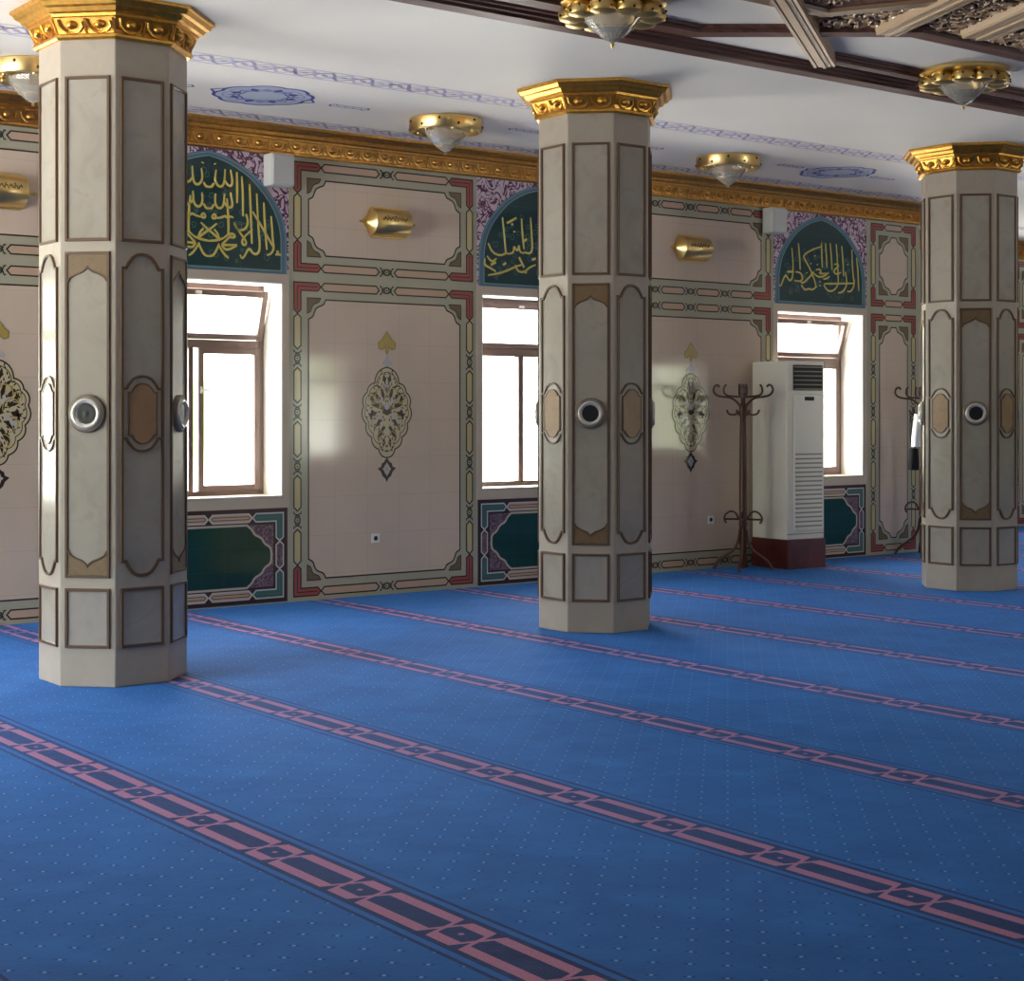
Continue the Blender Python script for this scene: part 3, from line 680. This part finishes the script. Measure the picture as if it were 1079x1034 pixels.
# ------------------------------------------------------------------ columns
RC = .438; AP = RC * math.cos(PI / 8); HWF = RC * math.sin(PI / 8)
def capital(root):
    prof = [(RC - .01, 3.775), (RC + .02, 3.775), (RC + .035, 3.785), (RC + .035, 3.80), (RC + .015, 3.81), (RC + .02, 3.83), (RC + .055, 3.895), (RC + .07, 3.90), (RC + .075, 3.915),
            (RC + .10, 3.922), (RC + .115, 3.945), (RC + .14, 3.952), (RC + .155, 3.975), (RC + .17, 3.98), (RC + .17, 3.999)]
    b = MB(); b.lathe(prof, 'gold', n=8, a0=PI / 8, smooth=False); cap = b.build('capital', root)
    b = MB()
    for k_ in range(8):
        t = k_ * PI / 4; n = Vector((math.cos(t), math.sin(t), 0)); u = Vector((-math.sin(t), math.cos(t), 0))
        a = AP + .030; st = .172
        nv = (n * .9 - UZ * .35).normalized(); vv = (UZ * .93 + n * .4).normalized()
        for i in range(2): relief_unit(n * a + u * ((i - .5) * st) + UZ * 3.853, u, vv, nv, st * .95, .092, .034, b, 'gold')
    b.build('scroll_relief', cap)
def ogee(hw, rise, z, sgn):
    """half outline of a pointed arch from (hw, z) to (0, z + sgn*rise)"""
    return [(hw, z), (hw * .86, z + sgn * rise * .30), (hw * .58, z + sgn * rise * .52), (hw * .28, z + sgn * rise * .66), (hw * .10, z + sgn * rise * .84), (0, z + sgn * rise)]
def lozenge(hw, z0, z1, rise, sh):
    """upright panel outline with shouldered round ends"""
    top = [(hw, z1 - rise), (hw - .002, z1 - rise), (hw * .80, z1 - rise), (hw * .66, z1 - rise * .62), (hw * .45, z1 - rise * .22), (hw * .22, z1 - rise * .04), (0, z1)]
    bot = [(x, z0 + z1 - z) for x, z in top]
    right = bot[::-1] + top
    left = [(-x, z) for x, z in right[::-1]]
    return right + left[1:-1]
def column(loc, label):
    root = thing('octagonal_column', label, 'column', loc, group='octagonal columns carrying the ceiling')
    b = MB(); b.lathe([(RC, 0), (RC, 3.79)], 'shaft', n=8, a0=PI / 8, smooth=False); b.build('shaft', root, bevel=.006)
    capital(root)
    pw = .128
    for k_ in range(8):
        t = k_ * PI / 4; n = Vector((math.cos(t), math.sin(t), 0)); u = Vector((-math.sin(t), math.cos(t), 0))
        fr = Frame(n * AP, u, UZ, n)
        for (z0, z1, nm) in ((2.61, 3.555, 'upper_panel'), (.235, .565, 'lower_panel')):
            b = MB(); b.box(-pw, pw, z0, z1, 0, .003, 'marble', fr); p = b.build(nm, root)
            b = MB(); b.ribbon([(-pw, z0), (pw, z0), (pw, z1), (-pw, z1)], .02, .0, 'mould', fr, closed=True, h=.014); b.build('moulding', p)
        z0, z1 = .645, 2.53
        if k_ % 2:       # framed panel with pointed ends and a round fitting
            b = MB(); b.box(-pw, pw, z0, z1, 0, .003, 'marble', fr); p = b.build('middle_panel', root)
            b = MB(); b.ribbon([(-pw, z0), (pw, z0), (pw, z1), (-pw, z1)], .02, .0, 'mould', fr, closed=True, h=.014); b.build('moulding', p)
            for (z, sg, ze, rise) in ((z1 - .165, 1, z1 - .008, .085), (z0 + .15, -1, z0 + .008, .09)):
                half = ogee(pw - .008, rise, z, sg)
                arch = half + [(-x, y) for x, y in half[::-1][1:]]
                b = MB()
                b.prism([(pw - .008, ze)] + arch + [(-pw + .008, ze)], .003, .008, 'spandrel', fr)
                b.ribbon(arch, .012, .006, 'mould', fr, h=.008)
                b.build('spandrel', p)
            b = MB(); c = 1.595
            def ringp(r, h): return [fr(r * math.cos(2 * PI * j / 32), c + r * math.sin(2 * PI * j / 32), h) for j in range(32)]
            pr = [(.112, .003), (.112, .02), (.104, .028), (.092, .028)]
            vs = sum([ringp(r, h) for r, h in pr], []); fs = [(i * 32 + j, i * 32 + (j + 1) % 32, (i + 1) * 32 + (j + 1) % 32, (i + 1) * 32 + j) for i in range(3) for j in range(32)]
            b.add(vs, fs, 'greyring', True)
            rf = b.build('round_fitting', root)
            b = MB(); pr = [(.092, .024), (.090, .036), (.080, .042), (.068, .038), (.060, .028)]
            vs = sum([ringp(r, h) for r, h in pr], []); fs = [(i * 32 + j, i * 32 + (j + 1) % 32, (i + 1) * 32 + (j + 1) % 32, (i + 1) * 32 + j) for i in range(4) for j in range(32)]
            b.add(vs, fs, 'bezel', True); b.build('pale_bezel', rf)
            b = MB(); pr = [(.062, .029), (.045, .032), (.03, .028), (.012, .032)]
            vs = sum([ringp(r, h) for r, h in pr], []); fs = [(i * 32 + j, i * 32 + (j + 1) % 32, (i + 1) * 32 + (j + 1) % 32, (i + 1) * 32 + j) for i in range(3) for j in range(32)] + [tuple(range(96, 128))]
            b.add(vs, fs, 'lens', True); b.build('dark_lens', rf)
        else:
            out = lozenge(pw, z0, z1, .085, 0)
            b = MB(); b.prism(out, 0, .003, 'marble', fr); p = b.build('middle_panel', root)
            b = MB(); b.ribbon(out, .02, 0, 'mould', fr, closed=True, h=.014); b.build('moulding', p)
            o2 = lozenge(pw * .98, 1.375, 1.815, .075, 0)
            b = MB(); b.prism(o2, .003, .005, 'shaft', fr); b.ribbon(o2, .016, .003, 'mould', fr, closed=True, h=.012); q = b.build('plaque_surround', p)
            o3 = lozenge(pw * .68, 1.42, 1.77, .05, 0)
            b = MB(); b.prism(o3, .005, .013, 'plaque', fr); b.ribbon(o3, .01, .005, 'mould', fr, closed=True, h=.011); b.build('tan_plaque', p)
    return root
col0 = column((4.053, 9.28, 0), 'large octagonal marble-panelled column with gilt capital, leftmost and nearest')
dup(col0, (7.887, 9.28, 0), 0, 'middle octagonal panelled column with gilt capital, beside the second window')
dup(col0, (12.412, 9.30, 0), 0, 'rightmost octagonal panelled column with gilt capital, right of the air conditioner')

# ------------------------------------------------------------------ brass wall lamps
def sconce(cx, z, label):
    root = thing('wall_lamp', label, 'wall lamp', (cx, W, z), group='brass wall lamps')
    fr = Frame((0, 0, 0), UX, UZ, -UY)
    half = [(.27, 0), (.245, .012), (.232, .035), (.205, .065), (.185, .11), (.165, .137), (0, .137)]
    q = half + [(-x, y) for x, y in half[::-1][1:]]; q = q + [(x, -y) for x, y in q[::-1][1:-1]]
    b = MB(); b.prism(q, .004, .018, 'brassd', fr); b.build('back_plate', root, bevel=.004)
    b = MB(); prof = [(-.225, .01), (-.185, .118), (-.178, .124), (.178, .124), (.185, .118), (.225, .01)]; n = 20; vs = []
    for x, r in prof: vs += [fr(x, r * math.cos(PI * j / n), .018 + r * 1.05 * math.sin(PI * j / n)) for j in range(n + 1)]
    fs = [(i * (n + 1) + j, i * (n + 1) + j + 1, (i + 1) * (n + 1) + j + 1, (i + 1) * (n + 1) + j) for i in range(5) for j in range(n)]
    b.add(vs, fs, 'brass', True); sh = b.build('half_round_shade', root)
    b = MB()          # engraved word running along the shade
    def onsh(x, a): r = .1255; return fr(x, r * math.cos(a), .018 + r * 1.05 * math.sin(a))
    w_ = [onsh(-.13 + .26 * i / 40, R_(80 + 7 * math.sin(i * 1.1) + 3 * math.sin(i * 2.7))) for i in range(41)]
    b.tube(w_, .0035, 'brassx', 5)
    for x in (-.08, .0, .07): b.tube([onsh(x, R_(70)), onsh(x + .012, R_(68))], .004, 'brassx', 5)
    b.build('engraved_script', sh)
    for sg in (-1, 1):
        b = MB(); b.lathe([(.003, -.03), (.010, -.018), (.014, 0), (.010, .018), (.003, .03)], 'brassd', (sg * .262, -.02, 0), 10, axis='x'); b.build('finial', root)
sconce(4.32, 3.27, 'brass half-round wall lamp at the left edge, left of the leftmost column')
sconce(7.79, 3.27, 'brass half-round wall lamp centred above the full medallion')
sconce(11.47, 3.27, 'brass half-round wall lamp between the middle column and the coat stand panel')

# ------------------------------------------------------------------ wall speakers and sockets
def spk(cx, z, label):
    root = thing('wall_speaker', label, 'speaker', (cx, W, z), group='grey wall speakers by the cornice')
    b = MB(); b.box(-.11, .11, -.17, -.02, -.135, .135, 'speaker'); b.build('cabinet', root, bevel=.015)
    b = MB(); b.box(-.10, .10, -.182, -.17, -.122, .122, 'speaker'); b.build('grille', root, bevel=.006)
    b = MB(); b.box(-.03, .03, -.02, .0, -.05, .05, 'white'); b.build('bracket', root)
spk(6.66, 3.62, 'small grey wall speaker right of the leftmost calligraphy panel')
spk(12.60, 3.625, 'small grey wall speaker left of the fully visible calligraphy panel')
def socket(cx, z, label):
    root = thing('wall_socket', label, 'wall socket', (cx, W, z), group='white wall sockets')
    fr = Frame((0, 0, 0), UX, UZ, -UY)
    b = MB(); b.box(-.042, .042, -.042, .042, .003, .013, 'white', fr); b.build('cover_plate', root, bevel=.003)
    b = MB(); b.prism(arc(0, 0, .021, 0, 340, 17), .012, .0145, 'black', fr); b.build('outlet', root)
socket(7.67, .50, 'white wall socket low on the panel below the full medallion')
socket(11.75, .50, 'white wall socket beside the coat stand, low on the wall')

# ------------------------------------------------------------------ air conditioner
ac = thing('air_conditioner', 'tall white floor-standing air conditioner on a dark red plinth by the window', 'air conditioner', (12.26, 11.40, 0), R_(-4))
AW, AD = .53, .54
b = MB(); b.box(0, AW, 0, AD, 0, .30, 'mahog'); b.build('plinth', ac, bevel=.004)
b = MB(); b.box(.0, AW - .01, .012, AD, .30, 2.13, 'acbody'); b.build('cabinet', ac, bevel=.012)
b = MB(); b.box(.085, AW - .03, -.008, .012, .39, 1.79, 'acbody'); b.build('front_panel', ac, bevel=.01)
b = MB(); b.box(.085, AW - .045, .0, .0125, 1.83, 2.09, 'black'); gr = b.build('outlet_grille', ac)
b = MB()
for i in range(6): b.box(.085, AW - .045, -.010, .004, 1.838 + i * .045, 1.850 + i * .045, 'acslat')
b.build('louvre', gr)
b = MB(); b.box(.225, .355, -.012, -.007, 1.725, 1.765, 'black'); b.build('display', ac)
b = MB()
for i in range(17): b.box(.095, AW - .06, -.0105, -.0075, .43 + i * .046, .446 + i * .046, 'acslat')
b.build('intake_slats', ac)
b = MB(); b.box(.0, AW - .02, .004, .0125, .355, .362, 'acslat'); b.build('seam', ac)

# ------------------------------------------------------------------ coat stands
def rackmesh(root):
    b = MB(); b.lathe([(.02, .0 + .02), (.034, .06), (.038, .45), (.045, .47), (.038, .50), (.044, .53), (.040, .56), (.040, .9), (.036, 1.3), (.030, 1.55), (.042, 1.58), (.042, 1.66), (.024, 1.70), (.020, 1.82), (.026, 1.85), (.016, 1.885), (.006, 1.895)], 'bent', n=16); b.build('pole', root)
    def radial(path, a): return [(r * math.cos(a), r * math.sin(a), z) for r, z in smooth2(path, 2)]
    for i in range(4):
        a = R_(37 + 90 * i)
        b = MB(); b.tube(radial([(.02, 1.64), (.05, 1.70), (.12, 1.755), (.20, 1.76), (.27, 1.775), (.305, 1.82), (.29, 1.875), (.255, 1.885), (.24, 1.86)], a), .011, 'bent', 8)
        b.tube(radial([(.02, 1.76), (.10, 1.765), (.17, 1.775), (.20, 1.81), (.19, 1.87), (.17, 1.885)], a + .3), .010, 'bent', 8); b.build('hook_arm', root)
        b = MB(); b.tube(radial([(.02, 1.63), (.06, 1.59), (.11, 1.575), (.16, 1.59), (.175, 1.63)], a + .5), .010, 'bent', 8); b.build('lower_hook', root)
        b = MB(); b.tube(radial([(.02, .52), (.10, .52), (.18, .52)], a), .010, 'bent', 8)
        b.tube(radial([(.045, .52), (.07, .585), (.12, .605), (.17, .58), (.195, .53), (.18, .49), (.165, .485)], a), .010, 'bent', 8); b.build('umbrella_loop', root)
        b = MB(); b.tube(radial([(.03, .42), (.045, .30), (.09, .21), (.18, .15), (.26, .09), (.30, .013)], a), .015, 'bent', 8); b.build('leg', root)
rk = thing('coat_stand', 'dark bentwood coat stand left of the white air conditioner', 'coat stand', (11.84, 11.62, 0), 0, 'bentwood coat stands')
rackmesh(rk)
dup(rk, (14.68, 11.62, 0), R_(8), 'dark bentwood coat stand mostly hidden behind the rightmost column')
# items on the far stand
b = MB()
def cloth(b, cx, cy, top, bot, w0, w1, d, m):
    n = 20; rows = 8; vs = []; fs = []
    for i in range(rows):
        t = i / (rows - 1); z = top + (bot - top) * t; ww = w0 + (w1 - w0) * min(1, t * 1.4)
        for j in range(n):
            a = 2 * PI * j / n; rp = 1 + .10 * math.sin(a * 5 + t * 2) * t
            vs.append((cx + ww * rp * math.cos(a), cy + d * rp * math.sin(a), z))
    fs = [(i * n + j, i * n + (j + 1) % n, (i + 1) * n + (j + 1) % n, (i + 1) * n + j) for i in range(rows - 1) for j in range(n)] + [tuple(range(n)), tuple((rows - 1) * n + j for j in range(n))]
    b.add(vs, fs, m, True)
cloth(b, 0, 0, 0, -.36, .05, .10, .05, 'whitefab')
o = b.build('hanging_shirt', loc=(14.425, 11.47, 1.585)); tag(o, 'white cloth garment hanging on the half-hidden coat stand', 'garment')
b = MB(); cloth(b, 0, 0, 0, -.24, .05, .075, .045, 'blackfab'); b.tube([(-.03, .01, -.01), (-.02, .04, .20), (0, .05, .38), (.02, .04, .20), (.03, .01, -.01)], .006, 'blackfab', 6)
o = b.build('hanging_bag', loc=(14.445, 11.555, 1.205)); tag(o, 'black bag hanging below the white cloth on the half-hidden coat stand', 'bag')

# ------------------------------------------------------------------ ceiling lights
def cl_small(root):
    b = MB(); b.lathe([(.29, 0), (.30, -.008), (.30, -.098), (.292, -.108), (.27, -.108), (.262, -.09), (.05, -.075)], 'brass', n=48); dr = b.build('drum', root)
    for i in range(12):
        a = 2 * PI * (i + .5) / 12; b = MB(); b.lathe([(.002, -.012), (.009, -.008), (.012, 0), (.009, .008), (.002, .012)], 'brassx', (.298 * math.cos(a), .298 * math.sin(a), -.055 + (.02 if i % 2 else -.02)), 8); b.build('stud', dr)
    for i in range(6):
        a = 2 * PI * (i + .2) / 6; b = MB(); b.lathe([(.003, -.02), (.016, -.014), (.021, 0), (.016, .014), (.003, .02)], 'brass', (.225 * math.cos(a), .225 * math.sin(a), -.10), 12); b.build('bulb', root)
    b = MB(); b.lathe([(.12, -.075), (.172, -.10), (.165, -.13), (.10, -.205), (.035, -.255), (.004, -.268)], 'crystal', n=12, smooth=False); cr = b.build('crystal_bowl', root)
    b = MB(); b.lathe([(.004, -.268), (.012, -.276), (.004, -.29)], 'brass', n=10); b.build('finial', cr)
    b = MB(); b.lathe([(.09, -.06), (.09, -.085), (.07, -.09), (.01, -.09)], 'brassd', n=24); b.build('lamp_holder', root)
l1 = thing('ceiling_light', 'round brass ceiling light with crystal bowl, above the leftmost full wall panel', 'ceiling light', (7.62, 10.85, H), 0, 'brass ceiling lights'); cl_small(l1)
dup(l1, (4.15, 10.85, H), 0, 'brass ceiling light mostly hidden behind the leftmost column')
dup(l1, (10.86, 10.85, H), 0, 'round brass ceiling light right of the middle column, over the panel with the coat stand')
def cl_big(root):
    b = MB(); b.lathe([(.22, 0), (.31, -.006), (.315, -.03), (.30, -.04), (.25, -.045), (.05, -.05)], 'brass', n=48); b.build('ceiling_plate', root)
    b = MB()
    for i in range(10):      # scalloped cups pierced round their rims
        a = 2 * PI * i / 10; x, y = .235 * math.cos(a), .235 * math.sin(a)
        b.lathe([(.03, -.035), (.07, -.05), (.084, -.08), (.078, -.112), (.045, -.124), (.004, -.128)], 'brassd', (x, y, 0), 12)
    sc_ = b.build('scalloped_rim', root)
    b = MB()
    for i in range(30):       # pierced pattern of the rim
        a = 2 * PI * i / 30; dz = -.075 - .028 * (i % 2); r_ = .235 + .084 * (1 if i % 3 == 0 else .93)
        b.lathe([(.002, -.008), (.009, 0), (.002, .008)], 'brassx', (r_ * math.cos(a), r_ * math.sin(a), dz), 6)
    b.build('pierced_pattern', sc_)
    b = MB(); b.lathe([(.12, -.05), (.17, -.08), (.172, -.105), (.12, -.165), (.06, -.215), (.015, -.24), (.004, -.245)], 'crystal', n=16, smooth=False); cr = b.build('crystal_bowl', root)
    b = MB(); b.lathe([(.004, -.24), (.014, -.252), (.004, -.275)], 'brassd', n=10); b.build('finial', cr)
    b = MB(); b.lathe([(.10, -.045), (.10, -.075), (.01, -.08)], 'brass', n=24); b.build('lamp_holder', root)
l2 = thing('ornate_ceiling_light', 'ornate brass ceiling light with large crystal bowl, top centre, cut by the frame', 'ceiling light', (6.20, 7.14, H), 0, 'ornate brass ceiling lights'); cl_big(l2)
dup(l2, (9.42, 7.10, H), 0, 'ornate brass ceiling light with crystal bowl among the wooden ceiling beams, top right')

# ------------------------------------------------------------------ ceiling painting
FC = Frame((0, 0, H), UX, UY, -UZ)
def lace(y0, y1, x0, x1, name):
    b = MB(); n = int((x1 - x0) / .05); mid = (y0 + y1) / 2; h = (y1 - y0) / 2
    b.ribbon([(x0, y0), (x1, y0)], .012, .001, 'laced', FC); b.ribbon([(x0, y1), (x1, y1)], .012, .001, 'laced', FC)
    for ph, m, am in ((0, 'laced', .8), (PI, 'lace', .8), (PI / 2, 'lace', .45)):
        b.ribbon([(x0 + i * .05, mid + h * am * math.sin(i * .05 * 2 * PI / .32 + ph)) for i in range(n)], .026, .0012, m, FC)
    for i in range(int((x1 - x0) / .16)):
        u = x0 + (i + .5) * .16; b.poly([(u + .03, mid), (u, mid + .022), (u - .03, mid), (u, mid - .022)], .0016, 'laced', FC)
    b.build(name, ceiling)
lace(9.83, 10.08, XW, XE, 'painted_lace_band'); lace(11.58, 11.80, XW, XE, 'painted_lace_band'); lace(12.6, 12.8, XE + .1, 24, 'painted_lace_band')
def star(cx, cy, r):
    b = MB(); n = 24
    def ring(rr, amp): return [(cx + rr * (1 + amp * abs(math.sin(4 * t_))) * math.cos(t_), cy + rr * (1 + amp * abs(math.sin(4 * t_))) * math.sin(t_)) for t_ in [2 * PI * i / 64 for i in range(64)]]
    b.poly(ring(r * .90, .08), .001, 'paleb', FC); b.ribbon(ring(r * .93, .09), .028, .0015, 'navy', FC, closed=True); b.ribbon(ring(r * .78, .07), .012, .0015, 'laced', FC, closed=True)
    b.poly(ring(r * .45, .06), .0018, 'paleb', FC); b.ribbon(ring(r * .47, .08), .014, .002, 'navy', FC, closed=True)
    for i in range(16):
        a = 2 * PI * i / 16; c_, s_ = math.cos(a), math.sin(a)
        leaf(b, FC, cx + r * .5 * c_, cy + r * .5 * s_, a, r * .26, .075, 'laced' if i % 2 else 'navy', .002)
        b.ribbon([(cx + r * .62 * math.cos(a + q), cy + r * .62 * math.sin(a + q)) for q in (.06, .12, .2, .28)], .012, .002, 'navy', FC)
    for sg in (-1, 1):
        u = cx + sg * r * 1.02; b.ribbon([(u - sg * .02, cy + .10), (u + sg * .06, cy), (u - sg * .02, cy - .10)], .02, .0015, 'navy', FC)
    b.build('painted_rosette', ceiling)
for cx in (2.57, 5.95, 12.41): star(cx, 10.87, .37)
for a, c in ((4.62, 4.9), (6.57, 6.85), (8.33, 8.63), (9.75, 10.0), (11.6, 11.86), (12.96, 13.22), (5.05, 5.33)):
    b = MB(); b.ribbon([(a, 10.84), (c, 10.84)], .012, .001, 'navy', FC); b.ribbon([(a, 10.90), (c, 10.90)], .012, .001, 'navy', FC)
    for i in range(4): u = a + (c - a) * (i + .5) / 4; b.ribbon([(u - .02, 10.85), (u + .02, 10.89)], .008, .0014, 'laced', FC)
    for q, s_ in ((a, -1), (c, 1)): b.ribbon([(q, 10.82), (q + s_ * .04, 10.87), (q, 10.92)], .016, .001, 'navy', FC)
    b.build('painted_motif', ceiling)

# ------------------------------------------------------------------ wooden ceiling work
def beam(b, p0, p1, wd, h, m='wood', z=0, steps=3):
    """stepped moulding under the ceiling between two points"""
    for i in range(steps):
        f_ = 1 - i * .3
        b.ribbon([p0, p1], wd * f_, z + i * h / steps, m, FC, h=h / steps, bevel=.08)
b = MB(); beam(b, (XW, 7.69), (XEAST, 7.69), .32, .05); struct(b.build('trim_3'))
coffer = thing('carved_ceiling_star', 'dark wooden star-pattern ceiling work with carved scroll panels, upper right', 'ceiling ornament', (8.0, 6.3, H))
par = dict(parent=coffer)
def cb(mb, name, parent=coffer):
    o = mb.build(name, parent); o.location = (-8.0, -6.3, -H); return o
b = MB(); b.ribbon([(XW, 7.34), (7.04, 7.34), (7.93, 6.66), (8.15, 6.50), (11.5, 6.50), (12.4, 7.34), (16, 7.34)], .22, 0, 'wood', FC, h=.022, bevel=.06)
b.ribbon([(XW, 7.34), (7.04, 7.34), (7.93, 6.66), (8.15, 6.50), (11.5, 6.50), (12.4, 7.34), (16, 7.34)], .14, .022, 'wood', FC, h=.02, bevel=.1); cb(b, 'star_beam')
b = MB(); beam(b, (8.22, 7.34), (11.3, 7.34), .20, .046); cb(b, 'inner_beam')
b = MB(); b.ribbon([(2.0, 6.49), (7.30, 6.49), (7.62, 5.9), (7.9, 5.2)], .18, 0, 'wood', FC, h=.025, bevel=.06); b.ribbon([(2.0, 6.49), (7.30, 6.49), (7.62, 5.9), (7.9, 5.2)], .11, .025, 'wood3', FC, h=.022, bevel=.1); cb(b, 'rear_beam')
def strip(p0, p1, wd):
    b = MB(); d = (Vector(p1) - Vector(p0)).normalized(); nrm = Vector((-d.y, d.x))
    for o_, w_, h_ in ((0, wd, .055), (0, wd * .55, .068), (-wd * .36, wd * .14, .07), (wd * .36, wd * .14, .07), (0, wd * .16, .078)):
        a = Vector(p0) + nrm * o_; c = Vector(p1) + nrm * o_
        b.ribbon([tuple(a), tuple(c)], w_, .0, 'wood2', FC, h=h_, bevel=.12)
    return cb(b, 'pale_strip')
strip((6.0, 5.80), (8.32, 7.40), .17)
strip((7.93, 6.55), (7.45, 5.40), .17)
strip((8.46, 6.27), (8.0, 5.2), .26)
# carved scroll panels
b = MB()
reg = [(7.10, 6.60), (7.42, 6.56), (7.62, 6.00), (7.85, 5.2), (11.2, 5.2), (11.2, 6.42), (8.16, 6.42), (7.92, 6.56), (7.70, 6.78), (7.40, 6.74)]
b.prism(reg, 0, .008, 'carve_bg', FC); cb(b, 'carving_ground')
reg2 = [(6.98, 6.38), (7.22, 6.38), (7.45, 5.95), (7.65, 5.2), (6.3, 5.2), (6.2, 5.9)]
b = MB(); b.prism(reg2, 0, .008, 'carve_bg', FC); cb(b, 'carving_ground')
def inside(p, poly):
    x, y = p; c = False; n = len(poly)
    for i in range(n):
        x0, y0 = poly[i]; x1, y1 = poly[(i + 1) % n]
        if (y0 > y) != (y1 > y) and x < (x1 - x0) * (y - y0) / (y1 - y0) + x0: c = not c
    return c
rnd = random.Random(5); b = MB(); cnt = 0
while cnt < 1500:
    u = rnd.uniform(6.3, 10.6); v = rnd.uniform(5.3, 6.8)
    if not (inside((u, v), reg) or inside((u, v), reg2)): continue
    r = rnd.uniform(.022, .05); a = rnd.uniform(0, 2 * PI); d = rnd.choice((-1, 1))
    pts = [FC(u + r * (1 - j / 11) * math.cos(a + d * j * .75), v + r * (1 - j / 11) * math.sin(a + d * j * .75), .014 + .006 * math.sin(j)) for j in range(8)]
    b.tube(pts, .0085, 'carve', 4); cnt += 1
cb(b, 'carved_scrollwork')
